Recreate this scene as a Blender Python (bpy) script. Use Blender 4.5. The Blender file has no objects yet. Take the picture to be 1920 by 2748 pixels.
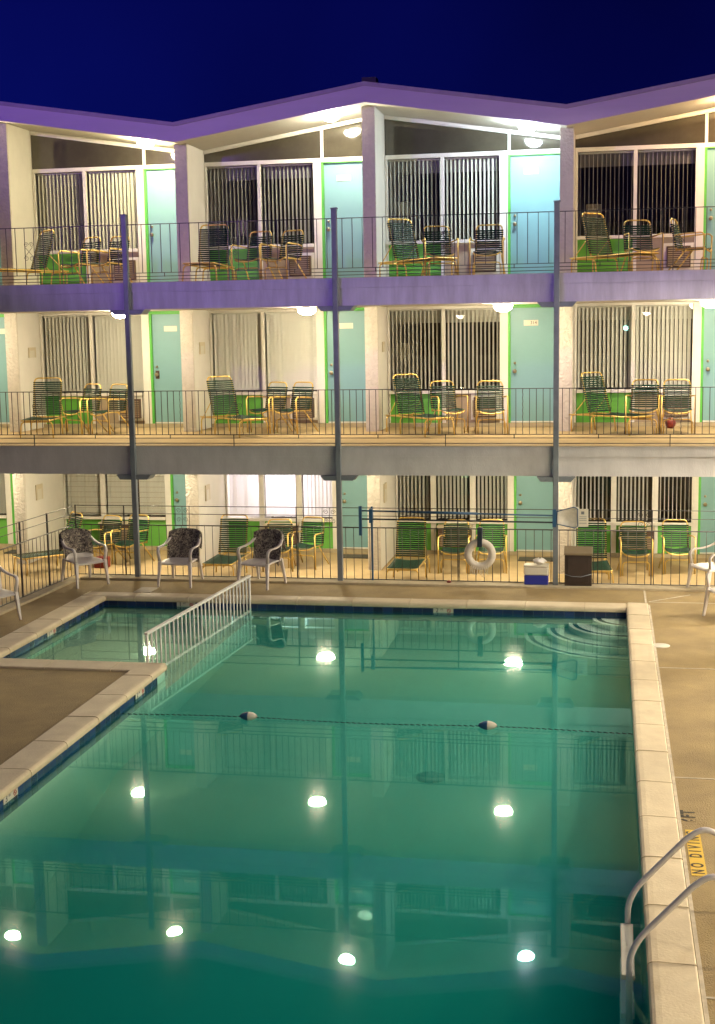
import bpy, math, random
from mathutils import Vector, Matrix
random.seed(7)
R = math.radians
S = bpy.context.scene
COL = S.collection

# ------------------------------------------------------------------ camera
CAM = dict(loc=(8.2528, -22.4591, 4.4414), yaw=0.1864, pitch=-0.1391, roll=-0.0163, f=3592.66)
def make_camera():
    cd = bpy.data.cameras.new('camera'); co = bpy.data.objects.new('camera', cd); COL.objects.link(co)
    cy, sy = math.cos(CAM['yaw']), math.sin(CAM['yaw']); cp, sp = math.cos(CAM['pitch']), math.sin(CAM['pitch'])
    F = Vector((-sy*cp, cy*cp, sp)); Rt = Vector((cy, sy, 0)); U = Rt.cross(F)
    cr, sr = math.cos(CAM['roll']), math.sin(CAM['roll'])
    R2 = cr*Rt + sr*U; U2 = -sr*Rt + cr*U
    M = Matrix((R2, U2, -F)).transposed().to_4x4(); M.translation = Vector(CAM['loc'])
    co.matrix_world = M
    cd.sensor_fit = 'VERTICAL'; cd.sensor_height = 36.0; cd.lens = CAM['f']/2748*36.0
    cd.clip_start = 0.1; cd.clip_end = 1000
    S.camera = co
make_camera()

# ------------------------------------------------------------------ world: deep blue night sky
w = bpy.data.worlds.new('World'); S.world = w; w.use_nodes = True
nt = w.node_tree; nt.nodes.clear()
out = nt.nodes.new('ShaderNodeOutputWorld'); bg = nt.nodes.new('ShaderNodeBackground')
tc = nt.nodes.new('ShaderNodeTexCoord'); sep = nt.nodes.new('ShaderNodeSeparateXYZ')
nt.links.new(tc.outputs['Generated'], sep.inputs[0])
ramp = nt.nodes.new('ShaderNodeValToRGB')
ramp.color_ramp.elements[0].position = 0.0; ramp.color_ramp.elements[0].color = (0.0011, 0.0032, 0.082, 1)
ramp.color_ramp.elements[1].position = 0.34; ramp.color_ramp.elements[1].color = (0.001, 0.0012, 0.048, 1)
nt.links.new(sep.outputs[2], ramp.inputs[0])
nz = nt.nodes.new('ShaderNodeTexNoise'); nz.inputs['Scale'].default_value = 2.2; nz.inputs['Detail'].default_value = 4
nt.links.new(tc.outputs['Generated'], nz.inputs['Vector'])
mr = nt.nodes.new('ShaderNodeMapRange'); mr.inputs[1].default_value = .3; mr.inputs[2].default_value = .75; mr.inputs[3].default_value = .65; mr.inputs[4].default_value = 1.5
nt.links.new(nz.outputs[0], mr.inputs[0])
# sky glow stronger towards the left (town side)
mx = nt.nodes.new('ShaderNodeMapRange'); mx.inputs[1].default_value = -.45; mx.inputs[2].default_value = .2; mx.inputs[3].default_value = 1.35; mx.inputs[4].default_value = .72
nt.links.new(sep.outputs[0], mx.inputs[0])
m1 = nt.nodes.new('ShaderNodeMath'); m1.operation = 'MULTIPLY'
nt.links.new(mr.outputs[0], m1.inputs[0]); nt.links.new(mx.outputs[0], m1.inputs[1])
nt.links.new(ramp.outputs[0], bg.inputs[0]); nt.links.new(m1.outputs[0], bg.inputs[1])
nt.links.new(bg.outputs[0], out.inputs[0])

# ------------------------------------------------------------------ exposure
S.view_settings.view_transform = 'Standard'; S.view_settings.look = 'None'
S.view_settings.exposure = 0.0; S.view_settings.gamma = 1.0
S.render.engine = 'CYCLES'
S.cycles.use_denoising = True
S.cycles.max_bounces = 7; S.cycles.diffuse_bounces = 3; S.cycles.glossy_bounces = 4
S.cycles.transparent_max_bounces = 24; S.cycles.transmission_bounces = 4
S.cycles.sample_clamp_indirect = 6.0; S.cycles.caustics_reflective = False; S.cycles.caustics_refractive = False
S.cycles.use_light_tree = True

def light(name, kind, loc, power, color, size=.1, target=None, spot=60, blend=.5):
    ld = bpy.data.lights.new(name, kind); ld.energy = power; ld.color = color
    if kind in ('POINT', 'SPOT'): ld.shadow_soft_size = size
    if kind == 'SPOT': ld.spot_size = R(spot); ld.spot_blend = blend
    o = bpy.data.objects.new(name, ld); COL.objects.link(o); o.location = loc
    if target is not None:
        o.rotation_euler = (Vector(target)-Vector(loc)).to_track_quat('-Z', 'Y').to_euler()
    return o
# violet neon of the motel sign on the left, reaching only the upper storey
light('neon_sign_glow', 'SPOT', (-7.0, -19.0, 9.8), 6300, (.42, .21, 1.0), .25, (4.5, 2.0, 13.9), 58, .35)

# ------------------------------------------------------------------ materials
MATS = {}
def mat(name, col, rough=.6, metal=0, bump=0, bscale=30, var=0, vscale=4, vcol=None, spec=.5, emit=None, estr=0, stretch=None, coat=0, bdist=.02):
    m = bpy.data.materials.new(name); m.use_nodes = True; t = m.node_tree; p = t.nodes['Principled BSDF']
    p.inputs['Base Color'].default_value = (*col, 1); p.inputs['Roughness'].default_value = rough
    p.inputs['Metallic'].default_value = metal; p.inputs['Specular IOR Level'].default_value = spec
    p.inputs['Coat Weight'].default_value = coat
    if emit: p.inputs['Emission Color'].default_value = (*emit, 1); p.inputs['Emission Strength'].default_value = estr
    if bump or var:
        g = t.nodes.new('ShaderNodeNewGeometry')
        mp = t.nodes.new('ShaderNodeMapping'); t.links.new(g.outputs['Position'], mp.inputs['Vector'])
        if stretch: mp.inputs['Scale'].default_value = stretch
    if var:
        n = t.nodes.new('ShaderNodeTexNoise'); n.inputs['Scale'].default_value = vscale; n.inputs['Detail'].default_value = 8
        n.inputs['Roughness'].default_value = .65
        t.links.new(mp.outputs[0], n.inputs['Vector'])
        r = t.nodes.new('ShaderNodeMapRange'); r.inputs[1].default_value = .35; r.inputs[2].default_value = .68
        t.links.new(n.outputs[0], r.inputs[0])
        mm = t.nodes.new('ShaderNodeMix'); mm.data_type = 'RGBA'
        vc = vcol or tuple(c*(1-var) for c in col)
        mm.inputs[6].default_value = (*vc, 1); mm.inputs[7].default_value = (*col, 1)
        t.links.new(r.outputs[0], mm.inputs[0]); t.links.new(mm.outputs[2], p.inputs['Base Color'])
    if bump:
        n = t.nodes.new('ShaderNodeTexNoise'); n.inputs['Scale'].default_value = bscale; n.inputs['Detail'].default_value = 6
        t.links.new(mp.outputs[0], n.inputs['Vector'])
        b = t.nodes.new('ShaderNodeBump'); b.inputs['Strength'].default_value = min(1, bump); b.inputs['Distance'].default_value = bdist
        t.links.new(n.outputs[0], b.inputs['Height']); t.links.new(b.outputs[0], p.inputs['Normal'])
    MATS[name] = m; return m
mat('white_wall', (.82, .79, .73), .75, bump=.12, bscale=45, var=.07, vscale=2)
mat('soffit', (.76, .73, .66), .8, bump=.08, bscale=60, var=.06, vscale=1.2)
mat('fin_stucco', (.74, .69, .62), .9, bump=1, bscale=19, bdist=.035, var=.12, vscale=9)
mat('beam_stucco', (.70, .68, .67), .9, bump=.5, bscale=60, bdist=.010, var=.16, vscale=3.2, stretch=(1, 1, .35))
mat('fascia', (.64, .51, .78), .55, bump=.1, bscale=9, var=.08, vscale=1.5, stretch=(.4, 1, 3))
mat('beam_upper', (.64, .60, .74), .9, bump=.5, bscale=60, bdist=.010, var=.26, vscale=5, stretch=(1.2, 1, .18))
mat('fascia_trim', (.42, .33, .52), .6, var=.12, vscale=5)
mat('roof', (.12, .11, .13), .9, var=.3, vscale=6)
mat('post', (.23, .26, .29), .45, bump=.15, bscale=30, var=.2, vscale=5)
mat('rail_iron', (.060, .055, .055), .45, var=.3, vscale=20)
mat('frame_white', (.82, .79, .73), .5, var=.05, vscale=6)
mat('green_trim', (.11, .48, .07), .5)
mat('green_siding', (.14, .46, .06), .55, var=.12, vscale=6)
mat('door', (.22, .42, .45), .45, bump=.04, bscale=20, var=.05, vscale=2)
mat('plate', (.80, .74, .62), .4)
mat('dark_text', (.04, .04, .05), .6)
mat('red_mark', (.55, .07, .04), .5)
mat('brass', (.42, .36, .24), .3, 1)
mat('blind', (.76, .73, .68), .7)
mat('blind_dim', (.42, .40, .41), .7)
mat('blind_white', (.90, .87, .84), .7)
mat('room', (.14, .12, .10), .9)
mat('ac_beige', (.42, .33, .23), .6, var=.15, vscale=8)
mat('ac_brown', (.10, .06, .04), .6)
mat('ac_cream', (.66, .58, .42), .6)
mat('walk_floor', (.48, .35, .18), .75, bump=.2, bscale=40, var=.22, vscale=1.6)
mat('concrete', (.42, .305, .13), .75, bump=.6, bscale=70, var=.42, vscale=1.6, vcol=(.30, .215, .095))
mat('curb', (.55, .46, .30), .8, bump=.3, bscale=30, var=.25, vscale=4)
mat('coping', (.80, .68, .46), .6, bump=.15, bscale=45, var=.2, vscale=3.0, vcol=(.68, .56, .37))
mat('grout', (.55, .44, .29), .9)
mat('joint', (.72, .63, .48), .8, var=.3, vscale=9)
mat('plaster', (.46, .74, .60), .7, var=.12, vscale=1.3)
mat('wading', (.82, .80, .60), .7, var=.12, vscale=1.3)
mat('step_white', (.78, .86, .76), .7)
mat('gold', (.78, .55, .17), .42, .75, bump=.1, bscale=60)
mat('vinyl', (.004, .036, .021), .5, spec=.35)
mat('plastic', (.80, .74, .70), .45, var=.1, vscale=7)
mat('pole_blue', (.03, .10, .22), .4)
mat('net', (.72, .68, .58), .8, var=.15, vscale=20)
mat('strap_black', (.02, .03, .045), .8)
mat('buoy', (.74, .68, .58), .6, bump=.2, bscale=30, var=.15, vscale=10)
mat('cooler_blue', (.02, .03, .30), .4)
mat('cooler_white', (.70, .66, .55), .5)
mat('cabinet', (.045, .028, .022), .5, var=.3, vscale=8)
mat('cabinet_top', (.22, .17, .10), .6)
mat('drain_grey', (.25, .33, .28), .8)
mat('red_plastic', (.20, .018, .012), .4)
mat('mat_rubber', (.08, .075, .06), .95, bump=.5, bscale=80)
mat('yellow', (.80, .52, .04), .55, var=.08, vscale=12)
mat('black_paint', (.03, .027, .02), .8, var=.5, vscale=30, vcol=(.08, .065, .04))
mat('ladder', (.88, .84, .84), .4)
mat('rail_white', (.90, .88, .82), .55)
mat('shade', (.75, .68, .55), .8)
mat('rope', (.03, .07, .06), .7)
mat('ground', (.10, .09, .07), .95, var=.4, vscale=.5)
mat('dark_int', (.03, .025, .02), .9)

def floral():
    m = bpy.data.materials.new('floral'); m.use_nodes = True; t = m.node_tree; p = t.nodes['Principled BSDF']
    g = t.nodes.new('ShaderNodeNewGeometry')
    v = t.nodes.new('ShaderNodeTexNoise'); v.inputs['Scale'].default_value = 22; v.inputs['Detail'].default_value = 3; v.inputs['Distortion'].default_value = 1.5
    t.links.new(g.outputs['Position'], v.inputs['Vector'])
    r = t.nodes.new('ShaderNodeValToRGB'); e = r.color_ramp.elements
    e[0].position = .38; e[0].color = (.045, .036, .034, 1); e[1].position = .64; e[1].color = (.42, .37, .28, 1)
    k = e.new(.50); k.color = (.17, .14, .13, 1)
    t.links.new(v.outputs[0], r.inputs[0]); t.links.new(r.outputs[0], p.inputs['Base Color']); p.inputs['Roughness'].default_value = .95
    MATS['floral'] = m
floral()

def tiles():
    # dark blue waterline tiles, each a little different
    m = bpy.data.materials.new('tile_blue'); m.use_nodes = True; t = m.node_tree; p = t.nodes['Principled BSDF']
    g = t.nodes.new('ShaderNodeNewGeometry')
    s = t.nodes.new('ShaderNodeSeparateXYZ'); t.links.new(g.outputs['Position'], s.inputs[0])
    a = t.nodes.new('ShaderNodeMath'); a.operation = 'ADD'; t.links.new(s.outputs[0], a.inputs[0]); t.links.new(s.outputs[1], a.inputs[1])
    fr = t.nodes.new('ShaderNodeMath'); fr.operation = 'DIVIDE'; fr.inputs[1].default_value = .16; t.links.new(a.outputs[0], fr.inputs[0])
    f2 = t.nodes.new('ShaderNodeMath'); f2.operation = 'FRACT'; t.links.new(fr.outputs[0], f2.inputs[0])
    gt = t.nodes.new('ShaderNodeMath'); gt.operation = 'GREATER_THAN'; gt.inputs[1].default_value = .07; t.links.new(f2.outputs[0], gt.inputs[0])
    fl = t.nodes.new('ShaderNodeMath'); fl.operation = 'FLOOR'; t.links.new(fr.outputs[0], fl.inputs[0])
    wn = t.nodes.new('ShaderNodeTexWhiteNoise'); wn.noise_dimensions = '1D'; t.links.new(fl.outputs[0], wn.inputs['W'])
    mx = t.nodes.new('ShaderNodeMix'); mx.data_type = 'RGBA'; mx.inputs[6].default_value = (.010, .016, .060, 1); mx.inputs[7].default_value = (.022, .045, .17, 1)
    t.links.new(wn.outputs[0], mx.inputs[0])
    m2 = t.nodes.new('ShaderNodeMix'); m2.data_type = 'RGBA'; m2.inputs[6].default_value = (.05, .07, .12, 1)
    t.links.new(gt.outputs[0], m2.inputs[0]); t.links.new(mx.outputs[2], m2.inputs[7]); t.links.new(m2.outputs[2], p.inputs['Base Color'])
    p.inputs['Roughness'].default_value = .25
    MATS['tile_blue'] = m
tiles()

def schlick(t, f0, mul, normal=None):
    g = t.nodes.new('ShaderNodeNewGeometry'); d = t.nodes.new('ShaderNodeVectorMath'); d.operation = 'DOT_PRODUCT'
    t.links.new(g.outputs['Incoming'], d.inputs[0]); t.links.new(g.outputs['Normal'], d.inputs[1])
    def M(op, a, b):
        m = t.nodes.new('ShaderNodeMath'); m.operation = op
        for i, v in enumerate((a, b)):
            if v is None: continue
            if isinstance(v, (int, float)): m.inputs[i].default_value = v
            else: t.links.new(v, m.inputs[i])
        return m.outputs[0]
    c = M('ABSOLUTE', d.outputs['Value'], None); p = M('POWER', M('SUBTRACT', 1, c), 5)
    f = M('ADD', M('MULTIPLY', p, 1-f0), f0)
    f = M('MULTIPLY', f, mul); f = M('MULTIPLY', f, M('SUBTRACT', 1, g.outputs['Backfacing']))
    return f
def glass(name='glass', tint=(.96, .97, .96), mul=1.3):
    m = bpy.data.materials.new(name); m.use_nodes = True; t = m.node_tree; t.nodes.clear()
    o = t.nodes.new('ShaderNodeOutputMaterial'); mx = t.nodes.new('ShaderNodeMixShader'); tr = t.nodes.new('ShaderNodeBsdfTransparent'); gl = t.nodes.new('ShaderNodeBsdfGlossy')
    tr.inputs[0].default_value = (*tint, 1); gl.inputs['Roughness'].default_value = .01
    t.links.new(schlick(t, .04, mul), mx.inputs[0]); t.links.new(tr.outputs[0], mx.inputs[1]); t.links.new(gl.outputs[0], mx.inputs[2]); t.links.new(mx.outputs[0], o.inputs[0])
    MATS[name] = m
glass()
mat('glass_tinted', (.075, .066, .046), .06, spec=.9, var=.25, vscale=2.5)
def thin_cloth():
    # translucent vinyl slats of the lit room
    m = bpy.data.materials.new('blind_lit'); m.use_nodes = True; t = m.node_tree; t.nodes.clear()
    o = t.nodes.new('ShaderNodeOutputMaterial'); mx = t.nodes.new('ShaderNodeMixShader'); mx.inputs[0].default_value = .5
    a = t.nodes.new('ShaderNodeBsdfDiffuse'); b = t.nodes.new('ShaderNodeBsdfTranslucent'); a.inputs[0].default_value = b.inputs[0].default_value = (.88, .85, .86, 1)
    t.links.new(a.outputs[0], mx.inputs[1]); t.links.new(b.outputs[0], mx.inputs[2]); t.links.new(mx.outputs[0], o.inputs[0]); MATS['blind_lit'] = m
thin_cloth()

def water():
    m = bpy.data.materials.new('pool_water'); m.use_nodes = True; t = m.node_tree; t.nodes.clear()
    o = t.nodes.new('ShaderNodeOutputMaterial'); mx = t.nodes.new('ShaderNodeMixShader'); tr = t.nodes.new('ShaderNodeBsdfTransparent'); gl = t.nodes.new('ShaderNodeBsdfGlossy')
    gl.inputs['Roughness'].default_value = .005
    g = t.nodes.new('ShaderNodeNewGeometry'); n = t.nodes.new('ShaderNodeTexNoise'); n.inputs['Scale'].default_value = 1.6; n.inputs['Detail'].default_value = 2
    t.links.new(g.outputs['Position'], n.inputs['Vector'])
    b = t.nodes.new('ShaderNodeBump'); b.inputs['Strength'].default_value = .006; b.inputs['Distance'].default_value = .02
    t.links.new(n.outputs[0], b.inputs['Height']); t.links.new(b.outputs[0], gl.inputs['Normal'])
    t.links.new(schlick(t, .02, 1.3), mx.inputs[0]); t.links.new(tr.outputs[0], mx.inputs[1]); t.links.new(gl.outputs[0], mx.inputs[2]); t.links.new(mx.outputs[0], o.inputs[0])
    g2 = t.nodes.new('ShaderNodeBsdfGlossy'); g2.inputs['Roughness'].default_value = .09; gl.inputs[0].default_value = (.50, 1, .88, 1); mg = t.nodes.new('ShaderNodeMixShader'); mg.inputs[0].default_value = .055
    t.links.new(gl.outputs[0], mg.inputs[1]); t.links.new(g2.outputs[0], mg.inputs[2]); t.links.new(mg.outputs[0], mx.inputs[2])
    va = t.nodes.new('ShaderNodeVolumeAbsorption'); va.inputs[0].default_value = (.0, .88, .79, 1); va.inputs[1].default_value = WATER_DENS
    vs = t.nodes.new('ShaderNodeVolumeScatter'); vs.inputs[0].default_value = (.0, .97, .90, 1); vs.inputs[1].default_value = WATER_SCAT
    ads = t.nodes.new('ShaderNodeAddShader'); t.links.new(va.outputs[0], ads.inputs[0]); t.links.new(vs.outputs[0], ads.inputs[1])
    t.links.new(ads.outputs[0], o.inputs['Volume'])
    MATS['pool_water'] = m
WATER_DENS = .68; WATER_SCAT = .36
water()

def lampmat(name, col, st):
    m = bpy.data.materials.new(name); m.use_nodes = True; t = m.node_tree; t.nodes.clear()
    o = t.nodes.new('ShaderNodeOutputMaterial'); e = t.nodes.new('ShaderNodeEmission'); e.inputs[0].default_value = (*col, 1); e.inputs[1].default_value = st
    t.links.new(e.outputs[0], o.inputs[0]); MATS[name] = m; return m

# ------------------------------------------------------------------ mesh helper
class MB:
    def __init__(s): s.v = []; s.f = []; s.sm = []
    def add(s, vs, fs, smooth=False):
        n = len(s.v); s.v += [tuple(v) for v in vs]; s.f += [tuple(i+n for i in f) for f in fs]; s.sm += [smooth]*len(fs); return s
    def box(s, x0, x1, y0, y1, z0, z1):
        return s.add([(x0,y0,z0),(x1,y0,z0),(x1,y1,z0),(x0,y1,z0),(x0,y0,z1),(x1,y0,z1),(x1,y1,z1),(x0,y1,z1)],
                     [(0,3,2,1),(4,5,6,7),(0,1,5,4),(1,2,6,5),(2,3,7,6),(3,0,4,7)])
    def rbox(s, c, d, rz):   # box of size d centred c turned about z
        M = Matrix.Rotation(rz, 3, 'Z'); vs = []
        for z in (-.5, .5):
            for x, y in ((-.5,-.5),(.5,-.5),(.5,.5),(-.5,.5)):
                vs.append(Vector(c)+M@Vector((x*d[0], y*d[1], z*d[2])))
        return s.add(vs, [(0,3,2,1),(4,5,6,7),(0,1,5,4),(1,2,6,5),(2,3,7,6),(3,0,4,7)])
    def quad(s, a, b, c, d): return s.add([a,b,c,d], [(0,1,2,3)])
    def prism(s, poly, ax, lo, hi):  # extrude 2D polygon along axis
        def P(p, t): return {'x': (t,p[0],p[1]), 'y': (p[0],t,p[1]), 'z': (p[0],p[1],t)}[ax]
        if ax == 'y': poly = poly[::-1]
        n = len(poly)
        return s.add([P(p,lo) for p in poly]+[P(p,hi) for p in poly],
                     [tuple(range(n))[::-1], tuple(range(n,2*n))]+[(i,(i+1)%n,n+(i+1)%n,n+i) for i in range(n)])
    def tube(s, pts, r, n=6, closed=False, rb=None):
        pts = [Vector(p) for p in pts]
        if rb: pts = fillet(pts, rb)
        m = len(pts); vs = []; prev = None
        for i, p in enumerate(pts):
            if closed: t = (pts[(i+1)%m]-pts[i-1]).normalized()
            else:
                t = (pts[min(i+1,m-1)]-pts[max(i-1,0)]).normalized()
            if prev is None:
                a = Vector((0,0,1)) if abs(t.z) < .9 else Vector((1,0,0)); u = t.cross(a).normalized()
            else: u = (prev - t*prev.dot(t)).normalized()
            prev = u; v = t.cross(u)
            for k in range(n):
                an = 2*math.pi*k/n; vs.append(p + r*(math.cos(an)*u+math.sin(an)*v))
        fs = []
        for i in range(m if closed else m-1):
            j = (i+1) % m
            for k in range(n): fs.append((i*n+k, i*n+(k+1)%n, j*n+(k+1)%n, j*n+k))
        if not closed: fs += [tuple(range(n))[::-1], tuple(range((m-1)*n, m*n))]
        return s.add(vs, fs, True)
    def lathe(s, prof, c=(0,0,0), n=20, smooth=True):
        vs = []; fs = []
        for r, z in prof:
            for k in range(n):
                a = 2*math.pi*k/n; vs.append((c[0]+r*math.cos(a), c[1]+r*math.sin(a), c[2]+z))
        for i in range(len(prof)-1):
            for k in range(n): fs.append((i*n+k, i*n+(k+1)%n, (i+1)*n+(k+1)%n, (i+1)*n+k))
        fs += [tuple(range(n))[::-1], tuple(range((len(prof)-1)*n, len(prof)*n))]
        return s.add(vs, fs, smooth)
    def grid(s, fn, nu, nv, smooth=True):
        vs = [fn(i/nu, j/nv) for i in range(nu+1) for j in range(nv+1)]
        fs = [(i*(nv+1)+j, (i+1)*(nv+1)+j, (i+1)*(nv+1)+j+1, i*(nv+1)+j+1) for i in range(nu) for j in range(nv)]
        return s.add(vs, fs, smooth)
    def build(s, name, m, parent=None, bevel=0, solid=0):
        me = bpy.data.meshes.new(name); me.from_pydata(s.v, [], s.f)
        me.polygons.foreach_set('use_smooth', s.sm); me.materials.append(MATS[m]); me.update()
        o = bpy.data.objects.new(name, me); COL.objects.link(o)
        if parent: o.parent = parent
        if solid:
            q = o.modifiers.new('s', 'SOLIDIFY'); q.thickness = solid; q.offset = 0
        if bevel:
            b = o.modifiers.new('b', 'BEVEL'); b.width = bevel; b.segments = 2; b.limit_method = 'ANGLE'
        return o
def fillet(pts, rb, k=4):
    out = [pts[0]]
    for i in range(1, len(pts)-1):
        a, p, b = pts[i-1], pts[i], pts[i+1]
        da, db = (a-p), (b-p); r = min(rb, da.length*.48, db.length*.48)
        A = p+da.normalized()*r; B = p+db.normalized()*r
        for j in range(k+1):
            t = j/k; out.append((1-t)**2*A+2*t*(1-t)*p+t*t*B)
    out.append(pts[-1]); return out
def empty(name, loc=(0,0,0), rz=0):
    o = bpy.data.objects.new(name, None); COL.objects.link(o); o.location = loc; o.rotation_euler = (0,0,rz); o.empty_display_size = .2; return o
def tag(o, label=None, cat=None, group=None, kind=None):
    if label: o['label'] = label
    if cat: o['category'] = cat
    if group: o['group'] = group
    if kind: o['kind'] = kind
    return o
def dup(root, loc, rz, label, group=None):
    r = root.copy(); COL.objects.link(r); r.location = loc; r.rotation_euler = (0,0,rz); r['label'] = label
    if group: r['group'] = group
    for ch in list(root.children):
        c = ch.copy(); COL.objects.link(c); c.parent = r
        for g in ch.children:
            d = g.copy(); COL.objects.link(d); d.parent = c
    return r
def text_mesh(txt, size, loc, rot, m, name, parent, ext=.001, sx=1, sp=1, off=0):
    cu = bpy.data.curves.new('t', 'FONT'); cu.body = txt; cu.size = size; cu.extrude = ext; cu.space_character = sp; cu.offset = off; cu.align_x = 'CENTER'; cu.align_y = 'CENTER'
    t = bpy.data.objects.new('t', cu); COL.objects.link(t)
    dg = bpy.context.evaluated_depsgraph_get(); me = bpy.data.meshes.new_from_object(t.evaluated_get(dg))
    bpy.data.objects.remove(t); me.materials.clear(); me.materials.append(MATS[m])
    o = bpy.data.objects.new(name, me); COL.objects.link(o); o.location = loc; o.rotation_euler = rot; o.scale = (sx, 1, 1)
    if parent: o.parent = parent
    return o

# ================================================================== dimensions
B = 3.70; XF = 0.18; FW = .25           # bay, right edge of fin 0, fin thickness
YF, YW, YG = 3.11, 4.26, 5.10            # fin front, window wall, ground-floor wall
Z0, Z1, Z1B, Z2, Z2B = -.36, 2.376, 1.872, 5.2255, 4.7614
YR = 2.74                                # roof edge
POSTS = [-B, 0, B, 2*B, 3*B]
RX = [XF-FW/2+i*B for i in range(-2, 5)]
def roof_top(x):
    # folded plate roof: valleys at even bays, peaks at odd bays
    t = (x-(XF-FW/2))/B; i = math.floor(t); f = t-i
    a = 8.31 if i % 2 == 0 else 8.885; b = 8.31 if (i+1) % 2 == 0 else 8.885
    return a+(b-a)*f
SOF = .365
def soffit(x): return roof_top(x)-SOF

# ================================================================== the motel building
motel = tag(empty('motel_building', (0, YW, 0)), 'three-storey white motel with lavender folded roof, balconies and aqua doors', 'building')
motel.location = (0, 0, 0)
X0, X1 = -8.2, 15.0
# floors and beams
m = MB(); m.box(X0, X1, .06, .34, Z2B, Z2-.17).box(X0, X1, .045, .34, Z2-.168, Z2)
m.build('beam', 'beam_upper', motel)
m = MB(); m.box(X0, X1, .06, .34, Z1B, Z1-.18).box(X0, X1, .045, .34, Z1-.178, Z1-.004)
m.build('beam', 'beam_stucco', motel)
MB().box(X0, X1, .342, 9.0, Z1B+.02, Z1-.006).build('ceiling', 'soffit', motel)
MB().box(X0, X1, .342, 9.0, Z2B+.02, Z2-.006).build('ceiling', 'soffit', motel)
MB().box(X0, X1, .05, 9.0, Z1-.003, Z1+.004).build('balcony_floor', 'walk_floor', motel)
MB().box(X0, X1, .05, 9.0, Z2-.003, Z2+.004).build('balcony_floor', 'walk_floor', motel)
# threshold curb along the walls
for z, y in ((Z1+.006, YW), (Z2+.006, YW), (Z0+.002, YG)):
    m = MB()
    for i in range(-2, 4): m.box(XF+i*B+.004, XF+i*B+B-FW-.004, y-.05, y+.2, z, z+.075)
    m.build('threshold', 'curb', motel)
# roof
m = MB()
for a, b in zip(RX[:-1], RX[1:]):
    za, zb = roof_top(a), roof_top(b)
    m.add([(a,YR+.02,za-.02),(b,YR+.02,zb-.02),(b,9.2,zb-.02),(a,9.2,za-.02),(a,YR+.02,za-.12),(b,YR+.02,zb-.12),(b,9.2,zb-.12),(a,9.2,za-.12)],
          [(0,1,2,3),(4,7,6,5),(0,4,5,1),(3,2,6,7)])
roof = m.build('roof', 'roof', motel)
m = MB(); t = MB(); so = MB()
for a, b in zip(RX[:-1], RX[1:]):
    za, zb = roof_top(a), roof_top(b)
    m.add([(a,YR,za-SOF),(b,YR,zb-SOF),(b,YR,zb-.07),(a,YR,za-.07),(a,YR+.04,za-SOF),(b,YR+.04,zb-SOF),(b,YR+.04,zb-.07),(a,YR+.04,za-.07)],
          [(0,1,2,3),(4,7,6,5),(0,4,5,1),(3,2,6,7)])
    t.add([(a,YR-.03,za-.075),(b,YR-.03,zb-.075),(b,YR-.03,zb),(a,YR-.03,za),(a,YR+.05,za-.075),(b,YR+.05,zb-.075),(b,YR+.05,zb),(a,YR+.05,za)],
          [(0,1,2,3),(4,7,6,5),(0,4,5,1),(3,2,6,7)])
    so.add([(a,YR+.042,za-SOF+.004),(b,YR+.042,zb-SOF+.004),(b,9,zb-SOF+.004),(a,9,za-SOF+.004),(a,YR+.042,za-SOF+.05),(b,YR+.042,zb-SOF+.05),(b,9,zb-SOF+.05),(a,9,za-SOF+.05)],
          [(0,3,2,1),(4,5,6,7),(0,1,5,4)])
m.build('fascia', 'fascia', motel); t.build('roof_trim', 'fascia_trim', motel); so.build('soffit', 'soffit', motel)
MB().box(3.43, 3.71, 4.3, 4.6, 8.7, 9.24).build('roof_vent', 'roof', motel)
# back wall of the rooms
MB().box(X0, X1, 9.0, 9.15, Z0, 8.6).build('rear_wall', 'room', motel)

# fins: a stuccoed front edge and smooth sides, one per bay and storey
for i in range(-1, 5):
    xr = XF+(i-1)*B; xl = xr-FW
    for (z0, z1) in ((Z0-.3, Z1B+.018), (Z1+.005, Z2B+.018), (Z2+.005, None)):
        f = MB(); sd = MB()
        za = z1 if z1 else soffit(xl)-.002; zb = z1 if z1 else soffit(xr)-.002
        zm = max(za, zb) if z1 is None else z1
        def pr(mb, x0, x1, y0, y1):
            if z1: mb.box(x0, x1, y0, y1, z0, z1)
            else:
                xm = (xl+xr)/2; zc = soffit(xm)-.002
                mb.prism([(x0,z0),(x1,z0),(x1,soffit(x1)-.002),(xm,zc),(x0,soffit(x0)-.002)], 'y', y0, y1)
        pr(f, xl, xr, YF, YF+.06)
        f.build('fin_wall_edge', 'fin_stucco', motel)
        pr(sd, xl+.006, xr-.006, YF+.062, 9.0)
        sd.build('fin_wall', 'white_wall', motel)

def slats(mb, x0, x1, z0, z1, y, frac, seed, sp=.092, jit=.012):
    rnd = random.Random(seed); x = x0+sp*.5
    wd = .092
    while x < x1-sp*.2:
        fr = max(.05, min(.98, frac+rnd.uniform(-jit, jit)))
        a = math.acos(min(1, fr*sp/wd)) if fr < .97 else .15
        dx = math.cos(a)*wd/2; dy = math.sin(a)*wd/2
        z0j = z0+rnd.uniform(0, .01)
        # slightly curved slat
        mb.add([(x-dx,y-dy,z0j),(x,y-.006,z0j),(x+dx,y+dy,z0j),(x-dx,y-dy,z1),(x,y-.006,z1),(x+dx,y+dy,z1)], [(0,1,4,3),(1,2,5,4)], True)
        x += sp

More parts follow.
